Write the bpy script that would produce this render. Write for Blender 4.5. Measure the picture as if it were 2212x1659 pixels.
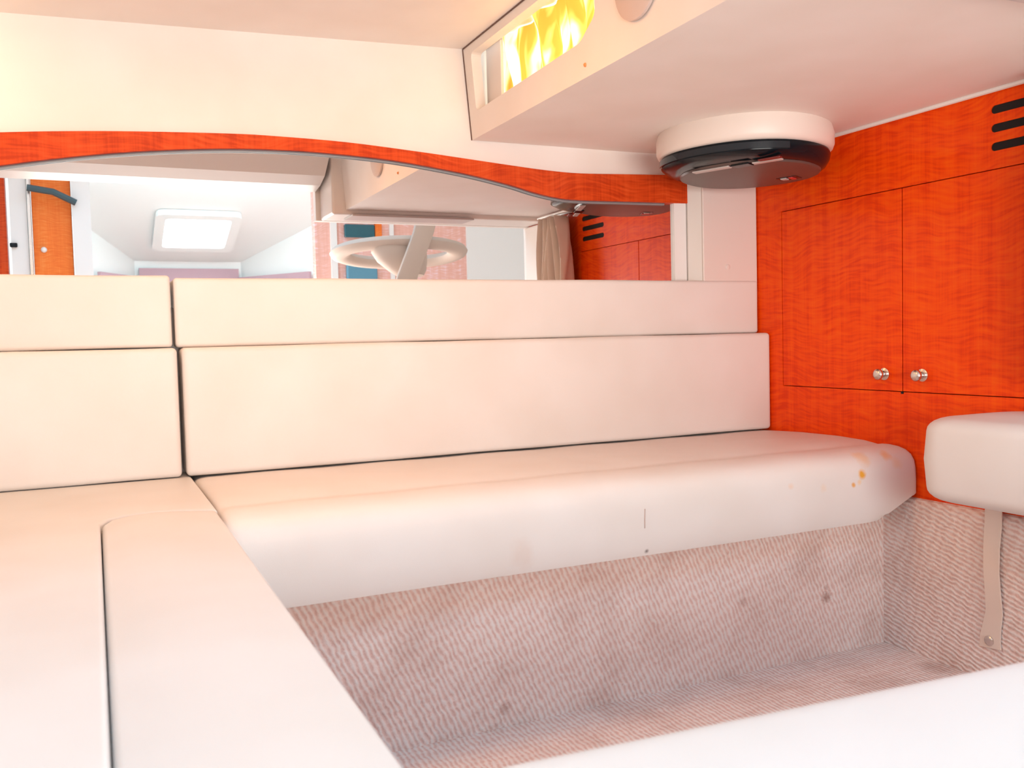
import bpy, bmesh, math, random
from mathutils import Vector, Matrix
random.seed(4)
S = bpy.context.scene
C = S.collection
for o in list(bpy.data.objects):
    bpy.data.objects.remove(o)

# ---------------------------------------------------------------- camera
cam_d = bpy.data.cameras.new('camera')
cam = bpy.data.objects.new('camera', cam_d)
C.objects.link(cam)
XR = Vector((0.90627375, -0.42192440, -0.02544993))     # image right in the cabin's axes
DN = Vector((-0.04419003, -0.03469467, -0.99842051))    # image down
FW = Vector((0.42037500, 0.90596693, -0.05008772))      # view direction
R3 = Matrix((XR, -DN, -FW)).transposed()
cam.matrix_world = Matrix.Translation((0, 0, 0.593)) @ R3.to_4x4()
cam_d.sensor_width = 36.0
cam_d.lens = 36.0 * 1945.4 / 2212.0
cam_d.clip_start = 0.02
cam_d.dof.use_dof = True
cam_d.dof.focus_distance = 1.7
cam_d.dof.aperture_fstop = 11
S.camera = cam
# ---------------------------------------------------------------- world, exposure
W = bpy.data.worlds.new('sky')
S.world = W
W.use_nodes = True
bg = W.node_tree.nodes['Background']
bg.inputs[0].default_value = (0.90, 0.96, 1.0, 1)
bg.inputs[1].default_value = 6.0
S.view_settings.view_transform = 'Standard'
S.view_settings.look = 'None'
S.view_settings.gamma = 1.0
S.view_settings.exposure = -0.04
S.view_settings.use_curve_mapping = False


def area(name, loc, target, sx, sy, power, col):
    l = bpy.data.lights.new(name, 'AREA')
    l.shape = 'RECTANGLE'
    l.size = sx
    l.size_y = sy
    l.energy = power
    l.color = col
    o = bpy.data.objects.new(name, l)
    C.objects.link(o)
    o.location = loc
    o.rotation_euler = (Vector(target) - Vector(loc)).to_track_quat('-Z', 'Y').to_euler()
    return o


DAY = (0.93, 0.97, 1.0)
# daylight falling in through the companionway above and behind the camera
area('companionway_daylight', (0.25, -0.25, 1.70), (0.32, 0.35, 0.3), 1.1, 0.6, 11.0, (0.18, 0.62, 1.0))
# soft fill added low behind the camera, in place of main-cabin daylight
area('cabin_daylight', (0.60, -0.95, 0.51), (1.15, 1.5, 0.86), 1.6, 0.68, 43, (1.0, 0.975, 0.915))
# daylight in the forward cabin
area('forward_daylight', (0.6, -1.30, 1.50), (0.6, -3.0, 1.0), 1.2, 0.25, 14.5, (0.60, 0.92, 1.0))
# warm fill added above the frame to brighten the back cushions
area('ceiling_lamp_light', (0.25, 1.15, 1.100), (0.25, 1.15, 0.3), 0.55, 0.14, 2.5, (1.0, 0.42, 0.12))
# second warm fill, added left of the frame to warm the back
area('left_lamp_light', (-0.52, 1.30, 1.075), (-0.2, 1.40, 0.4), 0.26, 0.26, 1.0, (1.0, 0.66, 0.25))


# ---------------------------------------------------------------- materials
def mat(name, col, rough=0.5, metal=0.0, coat=0.0, spec=0.5, emit=None, estr=0.0, trans=0.0):
    m = bpy.data.materials.new(name)
    m.use_nodes = True
    b = m.node_tree.nodes['Principled BSDF']
    b.inputs['Base Color'].default_value = (*col, 1)
    b.inputs['Roughness'].default_value = rough
    b.inputs['Metallic'].default_value = metal
    b.inputs['Coat Weight'].default_value = coat
    b.inputs['Coat Roughness'].default_value = 0.12
    b.inputs['Specular IOR Level'].default_value = spec
    if emit:
        b.inputs['Emission Color'].default_value = (*emit, 1)
        b.inputs['Emission Strength'].default_value = estr
    if trans:
        b.inputs['Transmission Weight'].default_value = trans
    return m


def nn(m, typ, **kw):
    n = m.node_tree.nodes.new(typ)
    for k, v in kw.items():
        setattr(n, k, v)
    return n


def lk(m, a, b):
    m.node_tree.links.new(a, b)


def coords(m, scale=(1, 1, 1), rot=(0, 0, 0)):
    tc = nn(m, 'ShaderNodeTexCoord')
    mp = nn(m, 'ShaderNodeMapping')
    mp.inputs['Scale'].default_value = scale
    mp.inputs['Rotation'].default_value = rot
    lk(m, tc.outputs['Object'], mp.inputs['Vector'])
    return mp.outputs['Vector']


def bump(m, height, strength=0.2, dist=0.001):
    b = nn(m, 'ShaderNodeBump')
    b.inputs['Strength'].default_value = strength
    b.inputs['Distance'].default_value = dist
    lk(m, height, b.inputs['Height'])
    lk(m, b.outputs['Normal'], m.node_tree.nodes['Principled BSDF'].inputs['Normal'])
    return b


def ramp(m, fac, stops):
    r = nn(m, 'ShaderNodeValToRGB')
    e = r.color_ramp.elements
    while len(e) < len(stops):
        e.new(0.5)
    for i, (p, c) in enumerate(stops):
        e[i].position = p
        e[i].color = (*c, 1)
    lk(m, fac, r.inputs['Fac'])
    return r.outputs['Color']


def vinyl(name, col, stains=(), rough=0.48):
    """upholstery vinyl: fine leather grain, faint mottling, optional small stains (x,y,z,r,colour,strength)"""
    m = mat(name, col, rough)
    b = m.node_tree.nodes['Principled BSDF']
    v = coords(m)
    n1 = nn(m, 'ShaderNodeTexNoise')
    n1.inputs['Scale'].default_value = 900
    n1.inputs['Detail'].default_value = 3
    lk(m, v, n1.inputs['Vector'])
    n2 = nn(m, 'ShaderNodeTexNoise')
    n2.inputs['Scale'].default_value = 7
    n2.inputs['Detail'].default_value = 2
    lk(m, v, n2.inputs['Vector'])
    d = tuple(c * k for c, k in zip(col, (0.95, 0.93, 0.91)))
    c = ramp(m, n2.outputs['Fac'], [(0.3, d), (0.7, col)])
    bump(m, n1.outputs['Fac'], 0.12, 0.0006)
    for (x, y, z, r, sc, st) in stains:
        ns = nn(m, 'ShaderNodeTexNoise')
        ns.inputs['Scale'].default_value = 55
        lk(m, v, ns.inputs['Vector'])
        dist = nn(m, 'ShaderNodeVectorMath', operation='DISTANCE')
        lk(m, v, dist.inputs[0])
        dist.inputs[1].default_value = (x, y, z)
        ad = nn(m, 'ShaderNodeMath', operation='MULTIPLY_ADD')
        lk(m, ns.outputs['Fac'], ad.inputs[0])
        ad.inputs[1].default_value = r * 1.6
        lk(m, dist.outputs['Value'], ad.inputs[2])
        mr = nn(m, 'ShaderNodeMapRange')
        mr.inputs['From Min'].default_value = r * 1.2
        mr.inputs['From Max'].default_value = r * 2.1
        mr.inputs['To Min'].default_value = st
        mr.inputs['To Max'].default_value = 0
        lk(m, ad.outputs[0], mr.inputs['Value'])
        mx = nn(m, 'ShaderNodeMix', data_type='RGBA')
        lk(m, mr.outputs['Result'], mx.inputs['Factor'])
        lk(m, c, mx.inputs['A'])
        mx.inputs['B'].default_value = (*sc, 1)
        c = mx.outputs['Result']
    lk(m, c, b.inputs['Base Color'])
    return m


def wood(name, rot=(0, 0, 0), base=(0.95, 0.078, 0.001), dark=(0.80, 0.044, 0.0005), coat=0.12):
    """figured cherry veneer: fine vertical pores and a wavy crosswise ripple"""
    m = mat(name, base, 0.42, coat=coat, spec=0.12)
    b = m.node_tree.nodes['Principled BSDF']
    v = coords(m, rot=rot)

    def noise(sc, detail, dist=0.0):
        mp = nn(m, 'ShaderNodeMapping')
        mp.inputs['Scale'].default_value = sc
        lk(m, v, mp.inputs['Vector'])
        t = nn(m, 'ShaderNodeTexNoise')
        t.inputs['Scale'].default_value = 1
        t.inputs['Detail'].default_value = detail
        t.inputs['Distortion'].default_value = dist
        lk(m, mp.outputs['Vector'], t.inputs['Vector'])
        return t.outputs['Fac']

    def madd(x, k, y):
        a = nn(m, 'ShaderNodeMath', operation='MULTIPLY_ADD')
        lk(m, x, a.inputs[0])
        a.inputs[1].default_value = k
        if isinstance(y, float):
            a.inputs[2].default_value = y
        else:
            lk(m, y, a.inputs[2])
        return a.outputs[0]
    # the ripple bends slowly: shift z by a broad noise before the fine crosswise noise
    slow = noise((5, 5, 4), 2)
    sep = nn(m, 'ShaderNodeSeparateXYZ')
    lk(m, v, sep.inputs[0])
    zz = madd(slow, 0.10, sep.outputs['Z'])
    cmb = nn(m, 'ShaderNodeCombineXYZ')
    lk(m, sep.outputs['X'], cmb.inputs[0]); lk(m, sep.outputs['Y'], cmb.inputs[1]); lk(m, zz, cmb.inputs[2])
    mp = nn(m, 'ShaderNodeMapping')
    mp.inputs['Scale'].default_value = (22, 22, 190)
    lk(m, cmb.outputs[0], mp.inputs['Vector'])
    rip = nn(m, 'ShaderNodeTexNoise')
    rip.inputs['Scale'].default_value = 1
    rip.inputs['Detail'].default_value = 1.5
    lk(m, mp.outputs['Vector'], rip.inputs['Vector'])
    g1 = noise((60, 60, 1.6), 3)
    g2 = noise((330, 330, 12), 2)
    t = madd(rip.outputs['Fac'], 0.42, 0.0)
    t = madd(g1, 0.30, t)
    t = madd(g2, 0.16, t)
    t = madd(slow, 0.12, t)
    lite = (min(1, base[0] * 1.12), base[1] * 1.5, base[2] * 2)
    c = ramp(m, t, [(0.40, dark), (0.52, base), (0.66, lite)])
    lk(m, c, b.inputs['Base Color'])
    return m


def carpet(name, rot, stains=(), scale=38, d1='X', d2='Y'):
    """berber carpet: ribs of loops with mottled, slightly soiled colour"""
    m = mat(name, (0.62, 0.47, 0.42), 0.95, spec=0.1)
    b = m.node_tree.nodes['Principled BSDF']
    v = coords(m, rot=rot)
    w = nn(m, 'ShaderNodeTexWave', wave_type='BANDS', bands_direction=d1)
    w.inputs['Scale'].default_value = scale
    w.inputs['Distortion'].default_value = 3.2
    w.inputs['Detail'].default_value = 1
    w.inputs['Detail Scale'].default_value = 1.3
    lk(m, v, w.inputs['Vector'])
    w2 = nn(m, 'ShaderNodeTexWave', wave_type='BANDS', bands_direction=d2)
    w2.inputs['Scale'].default_value = scale * 0.42
    w2.inputs['Distortion'].default_value = 7
    w2.inputs['Detail Scale'].default_value = 2.0
    lk(m, v, w2.inputs['Vector'])
    n = nn(m, 'ShaderNodeTexNoise')
    n.inputs['Scale'].default_value = 260
    n.inputs['Detail'].default_value = 3
    lk(m, v, n.inputs['Vector'])
    s = nn(m, 'ShaderNodeMath', operation='MULTIPLY_ADD')
    lk(m, w2.outputs['Fac'], s.inputs[0])
    s.inputs[1].default_value = 0.35
    lk(m, w.outputs['Fac'], s.inputs[2])
    s2 = nn(m, 'ShaderNodeMath', operation='MULTIPLY_ADD')
    lk(m, n.outputs['Fac'], s2.inputs[0])
    s2.inputs[1].default_value = 1.1
    lk(m, s.outputs[0], s2.inputs[2])
    hf = nn(m, 'ShaderNodeMath', operation='MULTIPLY')
    lk(m, s2.outputs[0], hf.inputs[0])
    hf.inputs[1].default_value = 0.5
    c = ramp(m, hf.outputs[0], [(0.34, (0.84, 0.60, 0.54)), (0.60, (0.98, 0.79, 0.73)), (0.86, (0.99, 0.89, 0.85))])
    nb = nn(m, 'ShaderNodeTexNoise')
    nb.inputs['Scale'].default_value = 9
    nb.inputs['Detail'].default_value = 4
    v0 = coords(m)
    lk(m, v0, nb.inputs['Vector'])
    dirt = ramp(m, nb.outputs['Fac'], [(0.30, (0.86, 0.81, 0.79)), (0.52, (1, 1, 1))])
    mx = nn(m, 'ShaderNodeMix', data_type='RGBA', blend_type='MULTIPLY')
    mx.inputs['Factor'].default_value = 1
    lk(m, c, mx.inputs['A'])
    lk(m, dirt, mx.inputs['B'])
    c = mx.outputs['Result']
    for (x, y, z, r, st) in stains:
        dist = nn(m, 'ShaderNodeVectorMath', operation='DISTANCE')
        lk(m, v0, dist.inputs[0])
        dist.inputs[1].default_value = (x, y, z)
        ad = nn(m, 'ShaderNodeMath', operation='MULTIPLY_ADD')
        lk(m, n.outputs['Fac'], ad.inputs[0])
        ad.inputs[1].default_value = r
        lk(m, dist.outputs['Value'], ad.inputs[2])
        mr = nn(m, 'ShaderNodeMapRange')
        mr.inputs['From Min'].default_value = r * 0.8
        mr.inputs['From Max'].default_value = r * 1.7
        mr.inputs['To Min'].default_value = st
        mr.inputs['To Max'].default_value = 0
        lk(m, ad.outputs[0], mr.inputs['Value'])
        mx = nn(m, 'ShaderNodeMix', data_type='RGBA')
        lk(m, mr.outputs['Result'], mx.inputs['Factor'])
        lk(m, c, mx.inputs['A'])
        mx.inputs['B'].default_value = (0.42, 0.22, 0.17, 1)
        c = mx.outputs['Result']
    lk(m, c, b.inputs['Base Color'])
    bump(m, s2.outputs[0], 0.6, 0.0025)
    return m


CREAM = (0.84, 0.795, 0.765)
LINER = (0.91, 0.83, 0.78)
M = {}
M['vinyl'] = vinyl('cream vinyl', CREAM)
M['vinyl_front'] = vinyl('cream vinyl near', (0.80, 0.785, 0.77))  # cool foreground light put into the colour, darkened against overexposure
ORG = (0.85, 0.42, 0.10)
M['vinyl_seat'] = vinyl('cream vinyl seat with stains', CREAM, [
    (1.212, 1.168, 0.340, 0.008, (0.85, 0.42, 0.05), 1.0), (1.193, 1.165, 0.323, 0.004, ORG, 0.9),
    (1.207, 1.166, 0.327, 0.005, (0.9, 0.6, 0.3), 0.6), (1.282, 1.180, 0.368, 0.011, ORG, 0.6),
    (1.225, 1.182, 0.366, 0.016, (0.86, 0.58, 0.33), 0.6), (1.300, 1.168, 0.352, 0.012, (0.87, 0.64, 0.42), 0.45),
    (1.053, 1.165, 0.334, 0.006, (0.86, 0.58, 0.40), 0.45), (1.124, 1.165, 0.324, 0.007, (0.86, 0.64, 0.46), 0.35),
    (0.764, 1.166, 0.259, 0.004, (0.12, 0.08, 0.07), 0.9), (0.55, 1.165, 0.28, 0.02, (0.74, 0.58, 0.5), 0.3)])
M['welt'] = mat('pale welt cord', (0.90, 0.86, 0.82), 0.4)
M['liner'] = vinyl('padded vinyl headliner', LINER, rough=0.55)
M['wood'] = wood('figured cherry veneer')
M['wood_trim'] = wood('cherry veneer trim', base=(0.66, 0.070, 0.010), dark=(0.50, 0.043, 0.006), coat=0.2)
M['wood_far'] = wood('bleached cherry veneer', base=(0.92, 0.55, 0.47), dark=(0.86, 0.48, 0.40), coat=0.0)  # cherry paled in its colour to show overexposure in the mirror
M['wood_orange'] = wood('orange cherry veneer', base=(0.95, 0.24, 0.05), dark=(0.88, 0.19, 0.04), coat=0.0)
M['carpet_front'] = carpet('berber carpet on plinth', (0, math.radians(24), 0),
                           [(1.195, 1.235, 0.107, 0.012, 0.7), (1.005, 1.235, 0.127, 0.009, 0.35), (0.547, 1.235, 0.029, 0.012, 0.45),
                            (1.195, 1.235, 0.125, 0.006, 0.4)], d2='Z')
M['carpet_side'] = carpet('berber carpet on side', (math.radians(-16), 0, 0), d1='Z', d2='Y')
M['carpet_floor'] = carpet('berber carpet on floor', (0, 0, 0), [(1.31, 1.10, 0, 0.03, 0.4)])
M['dark'] = mat('dark recess', (0.01, 0.008, 0.008), 0.9)
M['mirror'] = mat('mirror glass', (0.85, 0.845, 0.84), 0.0, metal=1.0)
M['alu'] = mat('grey aluminium edge', (0.30, 0.33, 0.35), 0.5, metal=0.4)
M['nickel'] = mat('brushed nickel', (0.72, 0.68, 0.64), 0.22, metal=1.0)
M['white'] = mat('white gelcoat', (0.90, 0.91, 0.90), 0.35)
M['panel'] = mat('cream moulded panel', (0.82, 0.73, 0.68), 0.4)
M['shroud'] = mat('cream moulded shroud', (0.85, 0.74, 0.67), 0.4)
M['black'] = mat('black gloss plastic', (0.006, 0.010, 0.014), 0.16, spec=0.2)
M['brown'] = mat('dark brown plastic', (0.115, 0.072, 0.062), 0.38)
M['grey'] = mat('light grey plastic', (0.55, 0.48, 0.46), 0.35)
M['red'] = mat('red plastic', (0.6, 0.05, 0.04), 0.4)
M['maroon'] = mat('maroon plastic', (0.16, 0.02, 0.02), 0.3)
M['curtain'] = mat('tan curtain cloth', (0.80, 0.63, 0.52), 0.85)
M['strap'] = mat('beige webbing', (0.88, 0.74, 0.65), 0.8)
M['teal'] = mat('teal glass', (0.02, 0.12, 0.16), 0.15)
M['blue'] = mat('blue panel', (0.12, 0.32, 0.45), 0.4)
M['mauve'] = mat('mauve trim', (0.50, 0.33, 0.38), 0.6)
M['step'] = mat('beige moulding', (0.56, 0.45, 0.38), 0.7)
M['disc'] = mat('greyish speaker cloth', (0.66, 0.53, 0.48), 0.8)
M['amber'] = mat('amber screw cap', (0.75, 0.28, 0.08), 0.5)
M['lamp'] = mat('lamp lens', (1, 0.85, 0.6), 0.4, emit=(1, 0.72, 0.36), estr=8)
M['hatch'] = mat('frosted hatch lens', (0.9, 0.95, 1), 0.3, emit=(0.92, 0.97, 1), estr=5)

# translucent cloth, golden with whiter patches, in the lit locker of the soffit
mc = bpy.data.materials.new('golden translucent cloth')
mc.use_nodes = True
nt = mc.node_tree
nt.nodes.clear()
out = nt.nodes.new('ShaderNodeOutputMaterial')
mixs = nt.nodes.new('ShaderNodeMixShader')
tr = nt.nodes.new('ShaderNodeBsdfTranslucent')
df = nt.nodes.new('ShaderNodeBsdfDiffuse')
gv = coords(mc, (1, 24, 8), (math.radians(14), 0, 0))
gn = nn(mc, 'ShaderNodeTexNoise')
gn.inputs['Scale'].default_value = 1.0
gn.inputs['Detail'].default_value = 1.5
gn.inputs['Distortion'].default_value = 1.2
lk(mc, gv, gn.inputs['Vector'])
gc = ramp(mc, gn.outputs['Fac'], [(0.38, (0.75, 0.30, 0.05)), (0.47, (0.88, 0.52, 0.14)), (0.54, (0.94, 0.76, 0.44)), (0.60, (0.97, 0.92, 0.80))])
lk(mc, gc, tr.inputs[0])
lk(mc, gc, df.inputs[0])
mixs.inputs[0].default_value = 0.3
nt.links.new(tr.outputs[0], mixs.inputs[1])
nt.links.new(df.outputs[0], mixs.inputs[2])
nt.links.new(mixs.outputs[0], out.inputs[0])
M['gold'] = mc


# ---------------------------------------------------------------- mesh helpers
def obj(name, bm, m, parent=None, smooth=False, kind=None, label=None, cat=None, group=None):
    me = bpy.data.meshes.new(name)
    bmesh.ops.recalc_face_normals(bm, faces=bm.faces[:])
    bm.to_mesh(me)
    bm.free()
    if smooth:
        for p in me.polygons:
            p.use_smooth = True
        try:
            me.set_sharp_from_angle(angle=math.radians(smooth if smooth is not True else 40))
        except Exception:
            pass
    me.materials.append(m)
    o = bpy.data.objects.new(name, me)
    C.objects.link(o)
    if parent:
        o.parent = parent
    tag(o, label, cat, group, kind)
    return o


def tag(o, label=None, cat=None, group=None, kind=None):
    if label: o['label'] = label
    if cat: o['category'] = cat
    if group: o['group'] = group
    if kind: o['kind'] = kind
    return o


def thing(name, label, cat, group=None):
    o = bpy.data.objects.new(name, None)
    C.objects.link(o)
    return tag(o, label, cat, group)


def box(bm, x0, x1, y0, y1, z0, z1):
    vs = [bm.verts.new(p) for p in ((x0, y0, z0), (x1, y0, z0), (x1, y1, z0), (x0, y1, z0),
                                    (x0, y0, z1), (x1, y0, z1), (x1, y1, z1), (x0, y1, z1))]
    for f in ((0, 1, 2, 3), (4, 5, 6, 7), (0, 1, 5, 4), (1, 2, 6, 5), (2, 3, 7, 6), (3, 0, 4, 7)):
        bm.faces.new([vs[i] for i in f])
    return vs


def boxbm(*a):
    bm = bmesh.new()
    box(bm, *a)
    return bm


def prism(bm, pts, axis, a, b):
    """polygon pts (2-D, in the other two axes in order) extruded along axis from a to b"""
    def mk(p, t):
        q = list(p)
        q.insert(axis, t)
        return bm.verts.new(q)
    A = [mk(p, a) for p in pts]
    B = [mk(p, b) for p in pts]
    bm.faces.new(A)
    bm.faces.new(B)
    n = len(pts)
    for i in range(n):
        bm.faces.new((A[i], A[(i + 1) % n], B[(i + 1) % n], B[i]))
    return A + B


def prismbm(*a):
    bm = bmesh.new()
    prism(bm, *a)
    return bm


def bevelled(bm, w, seg=2):
    bmesh.ops.bevel(bm, geom=bm.edges[:], offset=w, segments=seg, affect='EDGES', profile=0.5, clamp_overlap=True)
    return bm


def tube(bm, pts, r, n=8, closed=False):
    pts = [Vector(p) for p in pts]
    rings = []
    N = len(pts)
    for i, p in enumerate(pts):
        if closed:
            t = pts[(i + 1) % N] - pts[i - 1]
        else:
            t = pts[min(i + 1, N - 1)] - pts[max(i - 1, 0)]
        t.normalize()
        u = t.cross(Vector((0, 0, 1)))
        if u.length < 0.1:
            u = t.cross(Vector((1, 0, 0)))
        u.normalize()
        v = t.cross(u)
        rings.append([bm.verts.new(p + r * (math.cos(2 * math.pi * k / n) * u + math.sin(2 * math.pi * k / n) * v)) for k in range(n)])
    for i in range(N if closed else N - 1):
        a, b = rings[i], rings[(i + 1) % N]
        for k in range(n):
            bm.faces.new((a[k], a[(k + 1) % n], b[(k + 1) % n], b[k]))
    if not closed:
        bm.faces.new(rings[0])
        bm.faces.new(rings[-1])
    return bm


def lin(a, b, n, r):
    L = b - a
    e = [a, a + r * 0.3, a + r * 0.65, a + r, a + r * 1.35]
    m = [a + r * 1.35 + (L - 2.7 * r) * i / n for i in range(1, n)]
    return e + m + [b - r * 1.35, b - r, b - r * 0.65, b - r * 0.3, b]


def cushion(x0, x1, y0, y1, z0, z1, r=0.014, crown=(0, 0, 0), n=10, wav=0.0, warp=None):
    """soft box: rounded edges, faces crowned outward by crown (x,y,z)"""
    bm = bmesh.new()
    X, Y, Z = lin(x0, x1, n, r), lin(y0, y1, n, r), lin(z0, z1, n, r)
    lo, hi = Vector((x0 + r, y0 + r, z0 + r)), Vector((x1 - r, y1 - r, z1 - r))
    cache = {}

    def V(p):
        k = tuple(round(c, 6) for c in p)
        if k in cache:
            return cache[k]
        q = Vector([min(max(p[i], lo[i]), hi[i]) for i in range(3)])
        d = Vector(p) - q
        if d.length > 1e-9:
            d.normalize()
        w = q + d * r
        u = [2 * (p[i] - (x0, y0, z0)[i]) / ((x1, y1, z1)[i] - (x0, y0, z0)[i]) - 1 for i in range(3)]
        g = [1 - min(1, abs(t)) ** 2.6 for t in u]
        w.x += crown[0] * (1 if u[0] > 0 else -1) * g[1] * g[2] * abs(d.x)
        w.y += crown[1] * (1 if u[1] > 0 else -1) * g[0] * g[2] * abs(d.y)
        w.z += crown[2] * (1 if u[2] > 0 else -1) * g[0] * g[1] * abs(d.z)
        if wav:
            s = wav * (math.sin(p[0] * 23 + p[2] * 7) + math.sin(p[0] * 11 + 2 + p[1] * 9)) * 0.5
            w += d * s * min(1, g[0] * 3) * 0.6
        if warp:
            w = warp(w)
        v = bm.verts.new(w)
        cache[k] = v
        return v

    def quad(a, b, c, d):
        vs = [V(a), V(b), V(c), V(d)]
        if len(set(vs)) == 4:
            bm.faces.new(vs)
    for P, Q, ax, vals in ((Y, Z, 0, (x0, x1)), (X, Z, 1, (y0, y1)), (X, Y, 2, (z0, z1))):
        for t in vals:
            for i in range(len(P) - 1):
                for j in range(len(Q) - 1):
                    c = []
                    for (a, b) in ((P[i], Q[j]), (P[i + 1], Q[j]), (P[i + 1], Q[j + 1]), (P[i], Q[j + 1])):
                        q = [a, b]
                        q.insert(ax, t)
                        c.append(tuple(q))
                    quad(*c)
    return bm


def rect_loop(pts, r=0.01, seg=4):
    """closed polygon (2-D) with rounded corners"""
    out = []
    n = len(pts)
    for i in range(n):
        p = Vector(pts[i]); a = Vector(pts[i - 1]); b = Vector(pts[(i + 1) % n])
        u = (a - p).normalized(); v = (b - p).normalized()
        for k in range(seg + 1):
            t = k / seg
            out.append(tuple(p + u * r * (1 - t) ** 2 + v * r * t ** 2))
    return out


def cut(o, cutters):
    """boolean-subtract closed bmeshes from o (applied at once)"""
    cs = []
    for bm in cutters:
        me = bpy.data.meshes.new('tmp')
        bmesh.ops.recalc_face_normals(bm, faces=bm.faces[:])
        bm.to_mesh(me); bm.free()
        c = bpy.data.objects.new('tmp', me)
        C.objects.link(c)
        md = o.modifiers.new('cut', 'BOOLEAN')
        md.operation = 'DIFFERENCE'
        md.solver = 'EXACT'
        md.object = c
        cs.append(c)
    bpy.context.view_layer.update()
    dg = bpy.context.evaluated_depsgraph_get()
    me = bpy.data.meshes.new_from_object(o.evaluated_get(dg))
    o.modifiers.clear()
    o.data = me
    for c in cs:
        bpy.data.objects.remove(c)
    return o


def stadium(cy, cz, L, h, n=8):
    """rounded slot outline in (y,z)"""
    r = h / 2
    p = []
    for k in range(n + 1):
        a = math.pi / 2 - math.pi * k / n
        p.append((cy + L / 2 - r + r * math.cos(a), cz + r * math.sin(a)))
    for k in range(n + 1):
        a = -math.pi / 2 - math.pi * k / n
        p.append((cy - L / 2 + r + r * math.cos(a), cz + r * math.sin(a)))
    return p


def ell(cx, cy, a, b, n=48, ph=0.0, p=2.0):
    out = []
    for k in range(n):
        t = 2 * math.pi * k / n
        c, s = math.cos(t), math.sin(t)
        x = a * math.copysign(abs(c) ** (2 / p), c)
        y = b * math.copysign(abs(s) ** (2 / p), s)
        out.append((cx + x * math.cos(ph) - y * math.sin(ph), cy + x * math.sin(ph) + y * math.cos(ph)))
    return out


def loft(bm, rings, cap=True):
    R = [[bm.verts.new(p) for p in r] for r in rings]
    n = len(R[0])
    for a, b in zip(R, R[1:]):
        for k in range(n):
            bm.faces.new((a[k], a[(k + 1) % n], b[(k + 1) % n], b[k]))
    if cap:
        bm.faces.new(R[0])
        bm.faces.new(R[-1])
    return bm


# ================================================================ THE SETTING
def structure(name, bm, m, smooth=False):
    return obj(name, bm, m, smooth=smooth, kind='structure')


structure('floor', boxbm(-1.02, 2.35, -3.3, 1.70, -0.04, 0.0), M['carpet_floor'])
structure('wall_left', boxbm(-1.02, -0.97, -1.05, 1.70, 0.0, 1.86), M['liner'])
structure('wall_back', boxbm(-1.0, 1.37, 1.648, 1.70, 0.0, 1.2), M['panel'])

# mid-cabin ceiling, slightly higher towards the soffit
bm = bmesh.new()
prism(bm, [(-1.0, 1.089), (0.671, 1.1515), (0.671, 1.22), (-1.0, 1.22)], 1, 0.53, 1.66)
structure('ceiling', bm, M['liner'])

# padded upper wall above the mirror; its lower edge hides behind the wood valance
TOP = [(-0.96, 0.81), (-0.70, 0.852), (-0.45, 0.892), (-0.25, 0.920), (-0.116, 0.935), (-0.018, 0.944), (0.085, 0.951), (0.233, 0.958), (0.312, 0.959),
       (0.436, 0.957), (0.569, 0.949), (0.663, 0.942), (0.767, 0.934), (0.842, 0.929), (0.917, 0.927), (1.028, 0.931), (1.133, 0.935), (1.193, 0.936)]
BOT = [(1.193, 0.877), (1.049, 0.875), (0.915, 0.873), (0.862, 0.876), (0.810, 0.885), (0.759, 0.897), (0.662, 0.914), (0.523, 0.930), (0.393, 0.936),
       (0.311, 0.936), (0.232, 0.933), (0.157, 0.927), (0.084, 0.919), (0.014, 0.909), (-0.054, 0.897), (-0.119, 0.884), (-0.25, 0.856),
       (-0.45, 0.815), (-0.70, 0.76), (-0.96, 0.70)]


def spline(pts, n):
    """Catmull-Rom through 2-D points"""
    out = []
    P = [pts[0]] + list(pts) + [pts[-1]]
    for i in range(1, len(P) - 2):
        p0, p1, p2, p3 = [Vector(q) for q in P[i - 1:i + 3]]
        for k in range(n):
            t = k / n
            out.append(tuple(0.5 * ((2 * p1) + (p2 - p0) * t + (2 * p0 - 5 * p1 + 4 * p2 - p3) * t * t + (3 * p1 - p0 - 3 * p2 + p3) * t ** 3)))
    out.append(tuple(pts[-1]))
    return out


def zat(pts, x):
    P = sorted(pts)
    for a, b in zip(P, P[1:]):
        if a[0] <= x <= b[0]:
            return a[1] + (b[1] - a[1]) * (x - a[0]) / (b[0] - a[0])
    return P[0][1] if x < P[0][0] else P[-1][1]


top_s, bot_s = spline(TOP, 4), spline(BOT, 4)
# upper wall as a thick panel following the valance curve
bm = bmesh.new()
xs = [-0.97 + i * (1.345 + 0.97) / 60 for i in range(61)]
rings = []
for x in xs:
    zb = (zat(TOP, x) + zat(BOT, x)) / 2 if x < 1.19 else 0.90
    zt = 1.16 if x < 0.705 else 0.985
    rings.append([(x, 1.6315, zb), (x, 1.6315, zt), (x, 1.6362, zt), (x, 1.6362, zb)])
loft(bm, rings)
structure('wall_upper', bm, M['liner'])

# curved cherry valance over the mirror
bm = bmesh.new()
prism(bm, [(x, z) for x, z in top_s] + [(x, z) for x, z in bot_s], 1, 1.6235, 1.6362)
structure('trim_1', bevelled(bm, 0.0012, 1), M['wood_trim'])
# thin grey strip added for the reflected edge line under the valance
bm = bmesh.new()
tube(bm, [(x, 1.6335, z - 0.0022) for x, z in bot_s if -0.95 < x < 1.15], 0.0026, 6)
structure('trim_2', bm, M['alu'], True)

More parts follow.
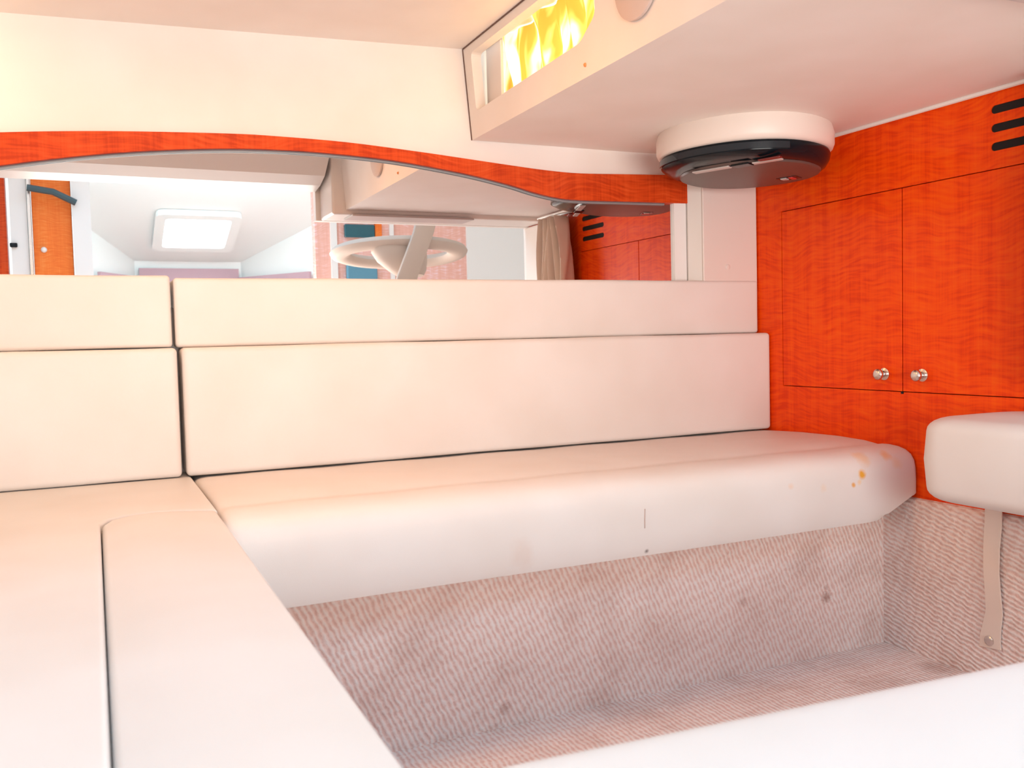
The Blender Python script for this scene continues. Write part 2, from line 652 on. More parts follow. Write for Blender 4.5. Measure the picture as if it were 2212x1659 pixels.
# soffit: bottom and side are padded panels around the locker
SZ = 0.979
o = structure('soffit', boxbm(0.7046, 1.35, 0.688, 1.629, SZ, 1.0), M['liner'])
bm = bmesh.new()
prism(bm, [(0.6845, SZ), (0.6705, 1.1505), (0.6905, 1.1505), (0.7045, SZ)], 1, 0.688, 1.629)
side = structure('soffit_side', bm, M['liner'])
WIN = rect_loop([(1.596, 1.0265), (1.596, 1.134), (1.144, 1.134), (1.144, 1.058), (1.195, 1.032)], 0.012, 4)
cut(side, [prismbm(WIN, 0, 0.60, 0.75)])
# piping where the soffit meets the cherry wall
bm = bmesh.new()
tube(bm, [(1.345, 0.70 + i * 0.1, SZ - 0.0015) for i in range(10)], 0.0045, 8)
structure('trim_3', bm, M['welt'], True)
# dark joint along the padded panels
bm = bmesh.new()
tube(bm, [(0.6695, 0.72, 1.1503), (0.6695, 1.15, 1.1503), (0.6695, 1.629, 1.1503)], 0.0013, 6)
tube(bm, [(0.6700, 1.6305, 1.150), (0.6840, 1.6305, SZ)], 0.0012, 6)
structure('trim_4', bm, mat('dark joint', (0.16, 0.09, 0.07), 0.8))

# right wall in cherry, with openings for the doors and three vent slots
wr = structure('wall_right', boxbm(1.35, 1.368, 0.50, 1.66, 0.283, 1.0), M['wood'])
DOORS = [((1.516, 1.2015), 0.0), ((1.1985, 0.884), 0.0)]
cutters = [prismbm([(0.8825, 0.4765), (1.5175, 0.4765), (1.5175, 0.8505), (0.8825, 0.8505)], 0, 1.30, 1.40)]
for z in (0.946, 0.916, 0.886):
    cutters.append(prismbm(stadium(0.957, z, 0.126, 0.0135), 0, 1.30, 1.40))
cut(wr, cutters)
for z in (0.946, 0.916, 0.886):
    obj('vent_slot', prismbm(stadium(0.957, z, 0.1258, 0.0133), 0, 1.3515, 1.372), M['dark'], wr)
structure('trim_5', boxbm(1.378, 1.385, 0.50, 1.66, 0.0, 1.0), M['dark'])

# carpeted lower right wall with its rounded top edge, and carpeted plinths
bm = bmesh.new()
prism(bm, [(1.338, 0.0), (1.338, 0.276), (1.343, 0.283), (1.350, 0.285), (1.375, 0.285), (1.375, 0.0)], 1, 0.50, 1.30)
structure('wall_right_lower', bm, M['carpet_side'])
structure('plinth', boxbm(0.10, 1.338, 1.235, 1.60, 0.0, 0.246), M['carpet_front'])
structure('plinth_left', boxbm(-0.96, 0.09, -0.2, 1.234, 0.0, 0.246), M['carpet_front'])
structure('plinth_near', boxbm(0.17, 1.0, 0.02, 0.34, 0.0, 0.246), M['carpet_front'])

# cream end panel between mirror and cherry wall
bm = bmesh.new()
prism(bm, [(1.202, 1.594), (1.348, 1.594), (1.348, 1.640), (1.202, 1.640)], 2, 0.66, 0.978)
structure('wall_end_panel', bevelled(bm, 0.002, 2), M['panel'])
bm = bmesh.new()
prism(bm, [(1.1840, 1.6235), (1.2015, 1.598), (1.2015, 1.640), (1.1840, 1.640)], 2, 0.66, 0.978)
structure('trim_6', bm, M['vinyl'])
bm = bmesh.new()
prism(bm, [(1.1530, 1.630), (1.1820, 1.627), (1.1820, 1.640), (1.1530, 1.640)], 2, 0.66, 0.885)
structure('trim_7', bm, mat('white mirror edge', (0.88, 0.86, 0.84), 0.3))

# ---------------------------------------------------------------- main cabin behind the camera (seen in the mirror)
bm = bmesh.new()
prism(bm, [(-1.0, 1.052), (0.632, 1.068), (0.632, 0.966), (1.345, 0.966), (1.345, 0.0), (2.33, 0.0), (2.33, 1.86), (-1.0, 1.86)], 1, 0.50, 0.53)
structure('wall_bulkhead', bm, M['liner'])
# cove between ceiling and bulkhead, and the thick header under the soffit end
bm = bmesh.new()
prism(bm, [(0.53, 1.052), (0.60, 1.060), (0.66, 1.078), (0.72, 1.120), (0.53, 1.14)], 0, -0.97, 0.632)
structure('trim_8', bm, M['panel'])
bm = bmesh.new()
box(bm, 0.645, 1.345, 0.532, 0.684, 0.966, 1.14)
structure('trim_9', bevelled(bm, 0.006, 2), M['panel'])
obj('lip', boxbm(0.70, 1.08, 0.60, 0.70, 0.9605, 0.9655), M['grey'], None, kind='structure').name = 'trim_10'
structure('wall_main_right', boxbm(2.30, 2.35, -3.3, 0.50, 0.0, 1.86), M['white'])
# main cabin ceiling with the companionway opening
mcl = structure('ceiling_main', boxbm(-1.0, 2.33, -1.05, 0.50, 1.82, 1.86), M['white'])
# forward bulkhead: opening X 0.018..0.976
bm = bmesh.new()
box(bm, -1.0, -0.30, -1.06, -1.0, 0.0, 1.84)
structure('wall_forward_left', bm, M['wood_trim'])
structure('trim_11', boxbm(-0.285, -0.222, -1.04, -0.985, 0.0, 1.84), M['white'])
structure('trim_12', boxbm(-0.218, -0.208, -1.03, -0.97, 0.0, 1.84), M['nickel'])
structure('trim_13', boxbm(-0.052, 0.018, -1.06, -0.97, 0.0, 1.84), M['white'])
structure('trim_14', boxbm(1.048, 1.078, -1.02, -0.985, 0.0, 1.84), M['white'])
structure('trim_15', boxbm(1.340, 1.360, -1.01, -0.985, 0.0, 1.84), M['white'])
fr = structure('wall_forward_right', boxbm(0.976, 1.745, -1.06, -1.0, 0.0, 1.84), M['wood_far'])
structure('wall_forward_end', boxbm(1.745, 2.30, -1.06, -0.99, 0.0, 1.84), M['white'])
# forward cabin
def cz(y):
    return 1.37 + 0.31 * (y + 2.3)
bm = bmesh.new()
pl = [(-0.81, -1.06), (0.267, -3.0), (0.927, -3.0), (2.10, -1.06)]
A = [bm.verts.new((x, y, cz(y))) for x, y in pl]
B = [bm.verts.new((x, y, cz(y) + 0.03)) for x, y in pl]
bm.faces.new(A); bm.faces.new(B)
for i in range(4):
    bm.faces.new((A[i], A[(i + 1) % 4], B[(i + 1) % 4], B[i]))
cf = structure('ceiling_forward', bm, M['white'])
for nm, (p, q) in (('wall_bow_left', (pl[0], pl[1])), ('wall_bow_front', (pl[1], pl[2])), ('wall_bow_right', (pl[2], pl[3]))):
    bm = bmesh.new()
    d = (Vector(q) - Vector(p)).normalized()
    nrm = Vector((-d.y, d.x)) * 0.03
    if nm != 'x':
        P = [p, q, tuple(Vector(q) - nrm), tuple(Vector(p) - nrm)]
    a = [bm.verts.new((x, y, 0.0)) for x, y in P]
    b = [bm.verts.new((x, y, cz(y))) for x, y in P]
    bm.faces.new(a); bm.faces.new(b)
    for i in range(4):
        bm.faces.new((a[i], a[(i + 1) % 4], b[(i + 1) % 4], b[i]))
    structure(nm, bm, M['white'])

# ================================================================ THINGS
# hatch in the forward cabin ceiling
hatch = thing('deck_hatch', 'square white deck hatch glowing with daylight in the forward ceiling, seen in the mirror', 'hatch')
hx, hy = 0.565, -2.50
def on_c(pts2, dz):
    return [(x, y, cz(y) + dz) for x, y in pts2]
def ring_frame(outer, inner, d0, d1):
    bm = bmesh.new()
    R = [on_c(outer, d0), on_c(outer, d1), on_c(inner, d1), on_c(inner, d0)]
    Q = [[bm.verts.new(p) for p in r] for r in R]
    n = len(outer)
    for a, b in zip(Q, Q[1:] + Q[:1]):
        for k in range(n):
            bm.faces.new((a[k], a[(k + 1) % n], b[(k + 1) % n], b[k]))
    return bm
ou = rect_loop([(0.36, -2.25), (0.84, -2.25), (0.84, -2.76), (0.36, -2.76)], 0.05, 4)
inn = rect_loop([(0.415, -2.305), (0.785, -2.305), (0.785, -2.705), (0.415, -2.705)], 0.03, 4)
obj('frame', ring_frame(ou, inn, -0.004, -0.034), M['white'], hatch)
bm = bmesh.new()
bm.faces.new([bm.verts.new(p) for p in on_c(inn, -0.012)])
obj('lens', bm, M['hatch'], hatch)

# mauve bands of the forward cabin
bm = bmesh.new()
prism(bm, [(0.29, -2.975), (0.905, -2.975), (0.905, -2.955), (0.29, -2.955)], 2, 1.02, 1.104)
obj('shelf_fascia', bm, M['mauve'], label='mauve fascia across the far bow end, seen low in the mirror', cat='fascia')
for s, (p, q) in enumerate((((0.045, -2.52), (0.285, -2.94)), ((0.91, -2.94), (1.26, -2.38)))):
    bm = bmesh.new()
    d = (Vector(q) - Vector(p)).normalized(); n_ = Vector((-d.y, d.x)) * 0.02
    if s: n_ = n_
    P = [p, q, tuple(Vector(q) + n_), tuple(Vector(p) + n_)]
    prism(bm, P, 2, 0.95, 1.045)
    obj('side_fascia', bm, M['mauve'], label=('mauve side strip left of the bow fascia in the mirror', 'mauve side strip right of the bow fascia in the mirror')[s],
        cat='fascia', group='mauve strips along the bow sides')

# orange locker beside the forward doorway
loc = thing('tall_locker', 'orange wood locker door with white knob between white posts, mirrored at far left', 'locker')
obj('door', bevelled(boxbm(-0.205, -0.056, -1.05, -1.0, 0.2, 1.80), 0.003, 1), M['wood_orange'], loc)
bm = bmesh.new(); bmesh.ops.create_uvsphere(bm, u_segments=12, v_segments=8, radius=0.012)
bmesh.ops.translate(bm, verts=bm.verts, vec=(-0.166, -0.988, 1.015))
obj('knob', bm, M['white'], loc, True)
bm = bmesh.new(); tube(bm, [(-0.215, -0.93, 1.262), (-0.12, -0.94, 1.250), (-0.036, -0.95, 1.210)], 0.014, 8)
obj('grab_bar', bm, mat('dark teal rubber', (0.05, 0.10, 0.12), 0.4), label='dark slanted grab bar in front of the orange locker, mirrored at far left', cat='handrail')
bm = bmesh.new(); box(bm, -0.290, -0.262, -0.985, -0.970, 1.022, 1.040)
obj('door_latch', bevelled(bm, 0.003, 1), M['black'], label='small black latch on the leftmost white post in the mirror', cat='latch')

# electronics on the forward bulkhead
tv = thing('wall_screen', 'dark teal rectangular screen on the pinkish bulkhead above the oval ring, in mirror', 'screen')
obj('screen_glass', bevelled(boxbm(1.115, 1.262, -1.0, -0.975, 1.098, 1.160), 0.004, 1), M['teal'], tv)
obj('side_frame', boxbm(1.266, 1.300, -1.0, -0.985, 1.090, 1.170), M['wood_orange'], tv)
obj('blue_panel', bevelled(boxbm(1.118, 1.268, -1.0, -0.97, 0.86, 0.968), 0.006, 2), M['blue'], label='pale blue panel on the bulkhead below the oval ring, in mirror', cat='panel')

# beige ring on a slanted post
ring = thing('oval_ring_step', 'beige oval ring with cut-out openings on a slanted flat post, seen in mirror', 'step')
RC = Vector((1.155, -0.27, 0.955))
TI = Matrix.Rotation(math.radians(9), 3, 'X')
bm = bmesh.new()
n = 40
rr = []
for k in range(n):
    t = 2 * math.pi * k / n
    cpt = Vector((0.245 * math.cos(t), 0.17 * math.sin(t), 0))
    nr = Vector((math.cos(t), math.sin(t), 0))
    ringp = []
    for j in range(10):
        a = 2 * math.pi * j / 10
        ringp.append(RC + TI @ (cpt + nr * 0.042 * math.cos(a) + Vector((0, 0, 0.024 * math.sin(a)))))
    rr.append(ringp)
Q = [[bm.verts.new(p) for p in r] for r in rr]
for i in range(n):
    a, b = Q[i], Q[(i + 1) % n]
    for k in range(10):
        bm.faces.new((a[k], a[(k + 1) % 10], b[(k + 1) % 10], b[k]))
obj('ring', bm, M['step'], ring, True)
bm = bmesh.new()
lobe = ell(0, 0, 0.105, 0.06, 28, 0, 2.6)
loft(bm, [[RC + TI @ Vector((x * k - 0.045 + sh, y * k + 0.125, dz)) for x, y in lobe] for k, dz, sh in ((1.0, -0.004, 0), (1.05, -0.03, 0), (0.95, -0.065, 0.01), (0.70, -0.105, 0.03), (0.5, -0.125, 0.04))])
obj('web', bm, M['step'], ring, True)
bm = bmesh.new()
loft(bm, [[Vector((x + dx, -0.045 + dy, z)) for dx, dy in ((-0.042, -0.012), (0.042, -0.012), (0.042, 0.012), (-0.042, 0.012))]
          for x, z in ((1.065, 0.70), (1.108, 0.842), (1.178, 1.01), (1.203, 1.10), (1.22, 1.30), (1.24, 1.82))])
obj('post', bevelled(bm, 0.008, 2), M['step'], ring, 40)

# cream jamb closing the cherry wall at the bulkhead
structure('trim_16', bevelled(boxbm(1.334, 1.3495, 0.532, 0.70, 0.29, 0.964), 0.005, 2), M['shroud'])

# mirror
mir = thing('wall_mirror', 'long low mirror across the back wall under the curved cherry valance', 'mirror')
obj('glass', boxbm(-0.96, 1.158, 1.637, 1.643, 0.66, 0.975), M['mirror'], mir)

# back cushions
X_G = 0.124
def back_cushion(x0, x1, y0, y1, z0, z1, r, label, group, crown=0.004):
    t = thing('back_cushion', label, 'cushion', group)
    obj('cover', cushion(x0, x1, y0, y1, z0, z1, r, (0, crown, 0), 14, 0.0012), M['vinyl'], t, True)
    return t
G1 = 'upper row of back cushions under the mirror'
G2 = 'lower row of back cushions behind the seat'
def zslope(w):
    return w
back_cushion(X_G + 0.0015, 1.3465, 1.590, 1.634, 0.5925, 0.708, 0.006, 'long narrow cream back cushion directly under the mirror, right of the gap', G1)
back_cushion(-0.955, X_G - 0.0035, 1.590, 1.634, 0.5935, 0.712, 0.006, 'narrow cream back cushion directly under the mirror, left of the gap', G1)
for (x0, x1, lab) in ((0.131, 1.3485, 'long tall cream back cushion behind the right-hand seat, cherry wall at its end'),
                      (-0.955, 0.124, 'tall cream back cushion at left behind the corner seat')):
    t = back_cushion(x0, x1, 1.553, 1.632, 0.381, 0.5922, 0.008, lab, G2, 0.005)
    bm = bmesh.new()
    lp = rect_loop([(x0 + 0.003, 0.385), (x1 - 0.003, 0.385), (x1 - 0.003, 0.5888), (x0 + 0.003, 0.5888)], 0.012, 4)
    tube(bm, [(x, 1.5585, z) for x, z in lp], 0.0022, 6, True)
    obj('piping', bm, M['vinyl'], t, True)

# the long seat along the back
def seat_profile(s=0.0):
    pts = [(1.630, 0.376), (1.560, 0.378), (1.45, 0.382), (1.35, 0.384), (1.285, 0.382), (1.258, 0.3785), (1.247, 0.3765), (1.236, 0.3790),
           (1.222, 0.3792), (1.204, 0.3775), (1.188, 0.3732), (1.1765, 0.3660), (1.1695, 0.3555), (1.1665, 0.341), (1.1655, 0.322), (1.1655, 0.290), (1.1665, 0.262), (1.170, 0.252), (1.178, 0.2495),
           (1.30, 0.2495), (1.50, 0.2495), (1.63, 0.2495)]
    c = Vector((1.40, 0.315))
    return [(c.x + (y - c.x) * (1 - s / 0.23), c.y + (z - c.y) * (1 - s / 0.065)) for y, z in pts]
bm = bmesh.new()
xs = [0.142, 0.1435, 0.147, 0.153, 0.162] + [0.162 + (1.326 - 0.162) * i / 48 for i in range(1, 49)] + [1.338, 1.344, 1.3475, 1.349]
ss = [0.010, 0.006, 0.003, 0.001, 0] + [0] * 48 + [0.0, 0.001, 0.003, 0.007]
rings = []
for x, s in zip(xs, ss):
    ring_ = []
    for (y, z) in seat_profile(s):
        w = 0.0006 * math.sin(x * 31 + y * 20)
        zz = z + (w if 0.27 < z else 0)
        yy = y - (0.0006 * math.sin(x * 9 + 1) if y < 1.19 else 0)
        if x > 1.245:                      # the corner is cut up to clear the carpeted ledge
            zz = max(zz, 0.2495 + 0.045 * (x - 1.245) / 0.10)
        ring_.append((x, yy, zz))
    rings.append(ring_)
loft(bm, rings)
seat = thing('seat_cushion', 'long cream seat cushion along the back wall with orange stains at its right end', 'cushion')
obj('cover', bm, M['vinyl_seat'], seat, 50)
bm = bmesh.new(); tube(bm, [(0.761, 1.1648, 0.326), (0.760, 1.1643, 0.31), (0.760, 1.1645, 0.296)], 0.0009, 6)
obj('seam', bm, mat('grey thread', (0.6, 0.47, 0.42), 0.7), seat)

# left seat: L-shaped cushion with a bolster strip inset along its aisle edge
Lp = [(-0.955, 1.628), (-0.955, -0.18), (-0.0010, -0.18), (-0.0010, 1.20), (0.008, 1.231), (0.029, 1.249), (0.06, 1.258), (0.093, 1.252), (0.116, 1.238), (0.1385, 1.224), (0.1385, 1.628)]
def inset_poly(P, d):
    n = len(P); out = []
    for i in range(n):
        a, p, b = Vector(P[i - 1]), Vector(P[i]), Vector(P[(i + 1) % n])
        u, v = (p - a).normalized(), (b - p).normalized()
        n1, n2 = Vector((-u.y, u.x)), Vector((-v.y, v.x))
        m = (n1 + n2); m = m / max(0.4, (m.dot(n1)))
        out.append(tuple(p + m * d))
    return out
def slab_cushion(P, z0, z1, r, ztop=None):
    bm = bmesh.new()
    rings = []
    for k in range(6):
        a = math.pi / 2 * k / 5
        rings.append((inset_poly(P, r * (1 - math.sin(a))), z0 + r * (1 - math.cos(a))))
    for k in range(6):
        a = math.pi / 2 * k / 5
        rings.append((inset_poly(P, r * (1 - math.cos(a))), z1 - r + r * math.sin(a)))
    loft(bm, [[(x, y, z) for x, y in p] for p, z in rings], True)
    return bm
lt = thing('seat_cushion', 'cream corner seat cushion at left reaching to the back cushions', 'cushion', None)
obj('cover', slab_cushion(Lp, 0.2495, 0.3800, 0.0045), M['vinyl_front'], lt, 60)
# bolster strip, higher and rounder
Bp0 = [(0.0, -0.15), (0.132, -0.15), (0.1345, 0.3), (0.1365, 0.8), (0.1385, 1.15), (0.1385, 1.222), (0.114, 1.236), (0.09, 1.250), (0.06, 1.256), (0.031, 1.247), (0.010, 1.228), (0.0005, 1.198), (0.0, 0.8), (0.0, 0.3)]
bol = thing('bolster_cushion', 'pale bolster cushion strip along the aisle edge of the corner seat', 'cushion', None)
bm = bmesh.new()
rings = []
r = 0.011
for k in range(5):
    a = math.pi / 2 * k / 4
    rings.append([(x, y, 0.2495 + r * (1 - math.cos(a))) for x, y in inset_poly(Bp0, r * (1 - math.sin(a)))])
for k in range(8):
    a = math.pi / 2 * k / 7
    rings.append([(x, y, 0.370 + 0.0095 * math.sin(a)) for x, y in inset_poly(Bp0, 0.006 * (1 - math.cos(a)))])
for d, z in ((0.016, 0.3815), (0.032, 0.3835), (0.052, 0.3842)):
    rings.append([(x, y, z) for x, y in inset_poly(Bp0, d)])
loft(bm, rings)
obj('cover', bm, M['vinyl_front'], bol, 60)
bm = bmesh.new()
tube(bm, [(0.130 + 0.0035 * (y + 0.1) / 1.3, y, 0.3755) for y in [-0.1 + 0.08 * i for i in range(17)]], 0.0022, 8)
obj('piping', bm, M['welt'], bol, True)

# near seat cushion across the bottom right
near = thing('seat_cushion', 'white seat cushion in the near foreground, crossing the bottom right corner', 'cushion', None)
def nwarp(w):
    return w + Vector((0, -0.080 * (w.x - 0.30) if w.y > 0.2 else 0, 0))
obj('cover', cushion(0.165, 1.05, 0.05, 0.417, 0.2495, 0.375, 0.02, (0, 0, 0.004), 14, 0.0, nwarp), M['vinyl_front'], near, True)

# padded rest on the right wall, with its hanging strap
rest = thing('padded_rest', 'thick rounded cream cushion on the right wall at the frame edge', 'cushion')
bm = bmesh.new()
P = rect_loop([(1.343, 0.50), (1.343, 1.035), (1.190, 1.035), (1.190, 0.50)][::-1], 0.05, 8)
P = P
rings = []
cc = Vector((1.30, 0.80))
def pin(d):
    return [(cc.x + (x - cc.x) * (1 - d / 0.11) if x < cc.x else x, cc.y + (y - cc.y) * (1 - d / 0.235)) for x, y in P]
z0, z1 = 0.318, 0.452
for k in range(7):
    a = math.pi / 2 * k / 6
    rings.append([(x, y, z0 + 0.022 * (1 - math.cos(a))) for x, y in pin(0.026 * (1 - math.sin(a)))])
rings.append([(x, y, 0.385) for x, y in pin(-0.003)])
for k in range(7):
    a = math.pi / 2 * k / 6
    rings.append([(x, y, z1 - 0.022 + 0.022 * math.sin(a)) for x, y in pin(0.03 * (1 - math.cos(a)))])
for d, z in ((0.045, 0.4545), (0.065, 0.457), (0.085, 0.4585)):
    rings.append([(x, y, z) for x, y in pin(d)])
loft(bm, rings)
obj('cover', bm, M['vinyl'], rest, 60)
bm = bmesh.new()
tube(bm, [(x, y, 0.434) for x, y in pin(0.004)], 0.0013, 6, True)
obj('piping', bm, M['vinyl'], rest, True)
strap = thing('hanging_strap', 'beige webbing strap hanging down the carpeted right wall below the cushion', 'strap')
bm = bmesh.new()
pts = [(1.003, 0.318, 1.3335, 0.0150), (1.003, 0.27, 1.333, 0.0152), (1.004, 0.23, 1.330, 0.0145), (1.003, 0.19, 1.328, 0.0140), (1.002, 0.15, 1.331, 0.0140), (1.001, 0.12, 1.333, 0.0150),
       (1.006, 0.095, 1.334, 0.0165), (1.009, 0.075, 1.334, 0.0185), (1.009, 0.056, 1.334, 0.0195)]
loft(bm, [[(x, y - w, z + 0.004 * (i == len(pts) - 1)), (x + 0.0022, y - w, z + 0.004 * (i == len(pts) - 1)), (x + 0.0022, y + w, z), (x, y + w, z)] for i, (y, z, x, w) in enumerate(pts)])
obj('webbing', bm, M['strap'], strap, True)
def disc_x(x, y, z, r, h, n=20):
    bm = bmesh.new()
    loft(bm, [[(x - hh, y + rr_ * math.cos(2 * math.pi * k / n), z + rr_ * math.sin(2 * math.pi * k / n)) for k in range(n)]
              for rr_, hh in ((r, 0), (r, h * 0.5), (r * 0.8, h * 0.9), (r * 0.3, h))])
    return bm
obj('snap', disc_x(1.334, 1.010, 0.070, 0.0085, 0.004), M['nickel'], strap, True)

# cherry cabinet doors
cab = thing('wall_cabinet', 'cherry wall cabinet with two flush doors set in the right wall', 'cabinet')
obj('carcass', boxbm(1.3665, 1.372, 0.86, 1.54, 0.46, 0.862), M['dark'], cab)
for i, (ya, yb, ky, kz) in enumerate(((1.2012, 1.5160, 1.241, 0.509), (0.8840, 1.1988, 1.155, 0.509))):
    d = obj('door', bevelled(boxbm(1.3498, 1.364, ya, yb, 0.4780, 0.8490), 0.0006, 1), M['wood'], cab)
    bm = bmesh.new()
    n = 24
    loft(bm, [[(1.3498 - hh, ky + rr_ * math.cos(2 * math.pi * k / n), kz + rr_ * math.sin(2 * math.pi * k / n)) for k in range(n)]
              for rr_, hh in ((0.0115, 0.0), (0.0115, 0.0018), (0.0065, 0.0035), (0.0055, 0.009), (0.0085, 0.012), (0.0108, 0.0155), (0.0108, 0.0185), (0.0088, 0.0215), (0.004, 0.023))])
    obj('knob', bm, M['nickel'], d, 60)
obj('catch', boxbm(1.3485, 1.366, 1.1975, 1.2025, 0.4735, 0.4775), M['black'], cab)

# flip-down player pod under the soffit
pod = thing('ceiling_player_pod', 'round flip-down player with black underside in a cream shroud under the soffit', 'player')
PC = Vector((1.157, 1.403))
PU = Vector((0.363, -0.932))          # along the hinge
PV = Vector((0.932, 0.363))           # from the hinge into the lid
def pe(a, b, z, n=56, u0=0.0, v0=0.0, tilt=0.0, p=2.2):
    """oval ring: a along the hinge, b across it"""
    out = []
    for x, y in ell(0, 0, a, b, n, 0, p):
        q = PC + PU * (x + u0) + PV * (y + v0)
        out.append((q.x, q.y, z - tilt * (y + v0)))
    return out
bm = bmesh.new()
loft(bm, [pe(0.158, 0.159, SZ), pe(0.162, 0.163, 0.966), pe(0.162, 0.163, 0.944), pe(0.159, 0.160, 0.936), pe(0.152, 0.153, 0.932)])
obj('shroud', bm, M['shroud'], pod, 50)
bm = bmesh.new()
loft(bm, [pe(0.152, 0.153, 0.935), pe(0.155, 0.156, 0.926), pe(0.153, 0.154, 0.915), pe(0.147, 0.147, 0.907, tilt=0.03), pe(0.137, 0.134, 0.902, tilt=0.04, v0=0.006)])
obj('bezel', bm, M['black'], pod, 35)
bm = bmesh.new()
loft(bm, [pe(0.134, 0.118, 0.902, v0=0.018, tilt=0.04), pe(0.132, 0.116, 0.8985, v0=0.018, tilt=0.04), pe(0.127, 0.111, 0.8975, v0=0.018, tilt=0.04)])
lid = obj('lid', bm, M['brown'], pod, 35)
def under(name, u0, u1, v0, v1, m, th=0.003, base=0.8980, par=None):
    bm = bmesh.new()
    q = [(PC + PU * u + PV * v, base - 0.04 * v) for u, v in ((u0, v0), (u1, v0), (u1, v1), (u0, v1))]
    loft(bm, [[(c.x, c.y, z) for c, z in q], [(c.x, c.y, z - th) for c, z in q]])
    return obj(name, bevelled(bm, 0.0008, 1), m, par)
under('hinge_strip', -0.056, 0.022, -0.096, -0.082, M['grey'], par=lid)
under('hinge_strip', 0.066, 0.122, -0.090, -0.078, M['grey'], par=lid)
under('hinge_latch', 0.026, 0.062, -0.096, -0.074, M['black'], par=lid)
under('indicator_bar', 0.085, 0.128, -0.104, -0.094, M['maroon'], par=lid)
under('slot', 0.030, 0.072, 0.070, 0.098, M['black'], th=0.0012, par=lid)
under('button', 0.036, 0.048, 0.076, 0.090, M['grey'], th=0.003, par=lid)
under('button', 0.054, 0.062, 0.074, 0.094, M['red'], th=0.003, par=lid)
# glossy sensor window on the bezel, on the hinge side
bm = bmesh.new()
pp = pe(0.1565, 0.1575, 0, 72)
seg = pp[44:67]
loft(bm, [[(x, y, 0.928), (x, y, 0.9165), (x + 0.003, y + 0.002, 0.9165), (x + 0.003, y + 0.002, 0.928)] for x, y, _ in seg])
obj('sensor_window', bm, mat('smoked glass', (0.012, 0.02, 0.028), 0.04), pod, True)

# lit locker in the soffit side: white liner, golden cloth in folds
loc2 = thing('lit_locker', 'backlit locker window in the soffit side glowing gold and white', 'window')
bm = bmesh.new()
box(bm, 0.694, 0.82, 1.10, 1.612, 1.006, 1.148)
fs = [f for f in bm.faces if f.calc_center_median().x < 0.70]
bmesh.ops.delete(bm, geom=fs, context='FACES')
obj('liner', bm, M['white'], loc2)
obj('end_panel', bevelled(boxbm(0.708, 0.714, 1.540, 1.606, 1.008, 1.147), 0.001, 1), M['panel'], loc2)
bm = bmesh.new()
Yv = [1.11 + 0.432 * i / 160 for i in range(161)]
Zv = [1.008 + 0.138 * j / 14 for j in range(15)]
def fold(y, j):
    t = j / 14
    a = 0.006 * math.sin(y * 62 + 1.6 * math.sin(t * 3 + y * 9)) + 0.005 * math.sin(y * 118 + 1.3 - t * 4.5 + 2 * math.sin(y * 20))
    return a * (0.45 + 0.75 * t)
G = [[bm.verts.new((0.7155 + fold(y, j), y + 0.003 * math.sin(j * 0.5 + y * 40), z)) for j, z in enumerate(Zv)] for y in Yv]
for i in range(160):
    for j in range(14):
        bm.faces.new((G[i][j], G[i + 1][j], G[i + 1][j + 1], G[i][j + 1]))
obj('golden_cloth', bm, M['gold'], loc2, True)
ll = area('locker_light', (0.81, 1.33, 1.07), (0.6, 1.33, 1.065), 0.42, 0.10, 0.75, (1.0, 0.90, 0.72))
ll.parent = None

bm = bmesh.new()
n = 32
def sx(z):
    return 0.6845 - (z - SZ) * 0.014 / 0.1715
loft(bm, [[(sx(1.066) - h, 1.034 + r_ * math.cos(2 * math.pi * k / n), 1.066 + r_ * math.sin(2 * math.pi * k / n)) for k in range(n)]
          for r_, h in ((0.052, -0.002), (0.052, 0.002), (0.048, 0.004))])
obj('speaker_disc', bm, M['disc'], None, True, label='round flat greyish cover on the soffit side at the top frame edge', cat='speaker')
bm = bmesh.new(); bmesh.ops.create_uvsphere(bm, u_segments=10, v_segments=6, radius=0.0032)
bmesh.ops.translate(bm, verts=bm.verts, vec=(0.6830, 1.184, 0.997))
obj('screw_cap', bm, M['amber'], side)
bm = bmesh.new()
loft(bm, [[(1.267 + r_ * math.cos(2 * math.pi * k / 16), 1.594 - h, 0.738 + r_ * math.sin(2 * math.pi * k / 16)) for k in range(16)] for r_, h in ((0.006, -0.001), (0.006, 0.0008), (0.004, 0.0016))])
obj('screw_cover', bm, M['panel'], None, True, label='small round cream screw cover on the end panel above the back cushion', cat='screw')

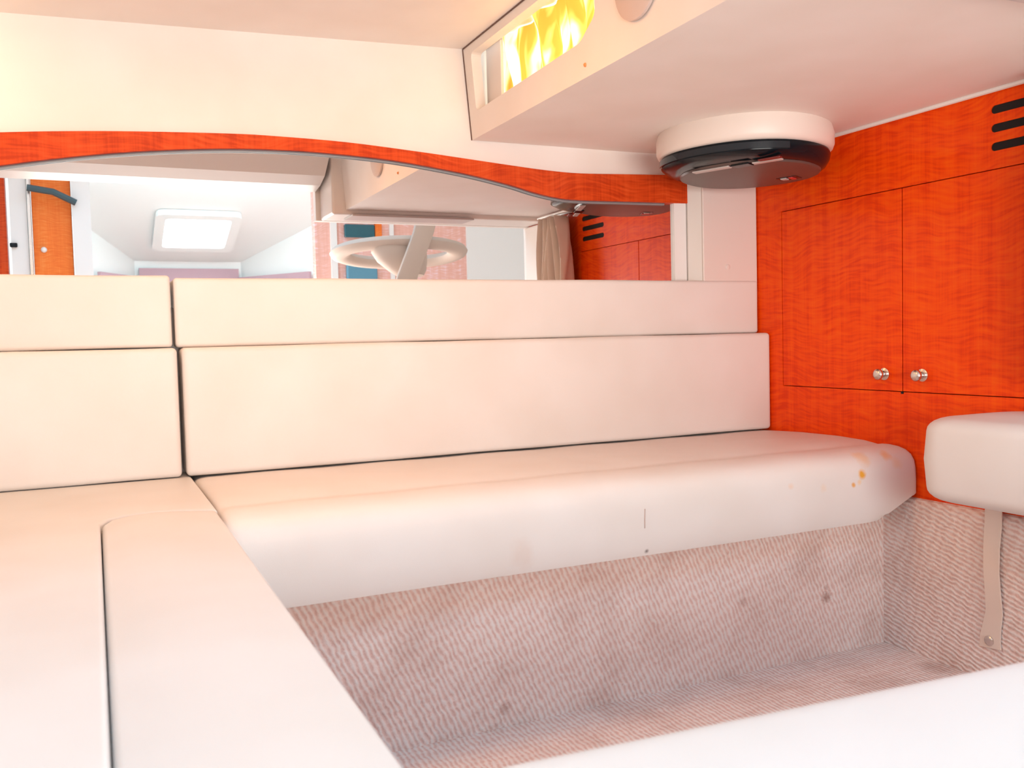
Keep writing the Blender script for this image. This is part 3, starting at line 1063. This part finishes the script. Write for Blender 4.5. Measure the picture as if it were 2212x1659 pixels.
# curtain gathered at the right wall (seen only in the mirror)
cur = thing('gathered_curtain', 'tan curtain gathered in vertical folds against the right wall, seen in mirror', 'curtain')
bm = bmesh.new()
N = 120
Z = [0.50 + 0.462 * j / 14 for j in range(15)]
G = []
for i in range(N + 1):
    t = i / N
    col_ = []
    for j, z in enumerate(Z):
        pinch = 0.55 + 0.45 * math.cos(min(1, max(0, (z - 0.80) / 0.165)) * math.pi / 2)
        y = 0.80 + (t - 0.5) * 0.20 * pinch
        x = 1.302 + 0.022 * math.sin(t * 2 * math.pi * 7 + 0.9 * math.sin(z * 9 + t * 5)) + 0.007 * math.sin(t * 31 + z * 8)
        col_.append(bm.verts.new((x, y, z)))
    G.append(col_)
for i in range(N):
    for j in range(14):
        bm.faces.new((G[i][j], G[i + 1][j], G[i + 1][j + 1], G[i][j + 1]))
c = obj('cloth', bm, M['curtain'], cur, True)
sd = c.modifiers.new('thickness', 'SOLIDIFY'); sd.thickness = 0.0012
bm = bmesh.new(); tube(bm, [(1.300, 0.70, 0.971), (1.300, 0.92, 0.971)], 0.004, 8)
obj('rod', bm, M['shroud'], cur, True)

# warm cabin lamp on the ceiling, just outside the frame at left
lamp = thing('ceiling_lamp', 'round warm cabin lamp on the ceiling at left', 'lamp')
LX, LY, LZ = -0.235, 1.50, 1.102
def disc_z(r0, r1, za, zb, n=28):
    bm = bmesh.new()
    loft(bm, [[(LX + r_ * math.cos(2 * math.pi * k / n), LY + r_ * math.sin(2 * math.pi * k / n), z) for k in range(n)]
              for r_, z in ((r0, za), (r0, (za + zb) / 2), (r1, zb))])
    return bm
obj('rim', disc_z(0.050, 0.046, LZ + 0.004, LZ - 0.012), M['nickel'], lamp, True)
obj('lens', disc_z(0.040, 0.028, LZ - 0.011, LZ - 0.022), M['lamp'], lamp, True)
pl_ = bpy.data.lights.new('lamp_bulb', 'POINT')
pl_.energy = 0.34
pl_.color = (1.0, 0.76, 0.45)
pl_.shadow_soft_size = 0.03
po = bpy.data.objects.new('lamp_bulb', pl_); C.objects.link(po)
po.location = (LX, LY, LZ - 0.055)
# the housings below are added to go with the two unseen warm fills

# rectangular housing added for the warm fill, above the frame
fx = thing('ceiling_light_fixture', 'warm rectangular light on the mid-cabin ceiling above the frame', 'lamp')
zc = 1.089 + (0.30 + 1.0) * 0.0374
obj('housing', bevelled(boxbm(-0.04, 0.54, 1.07, 1.23, 1.104, zc + 0.01), 0.006, 2), M['white'], fx)
# square housing added for the left fill, outside the frame
lf = thing('square_ceiling_lamp', 'square warm lamp on the mid-cabin ceiling left of the frame', 'lamp')
obj('housing', bevelled(boxbm(-0.66, -0.38, 1.16, 1.44, 1.079, 1.104), 0.005, 2), M['white'], lf)
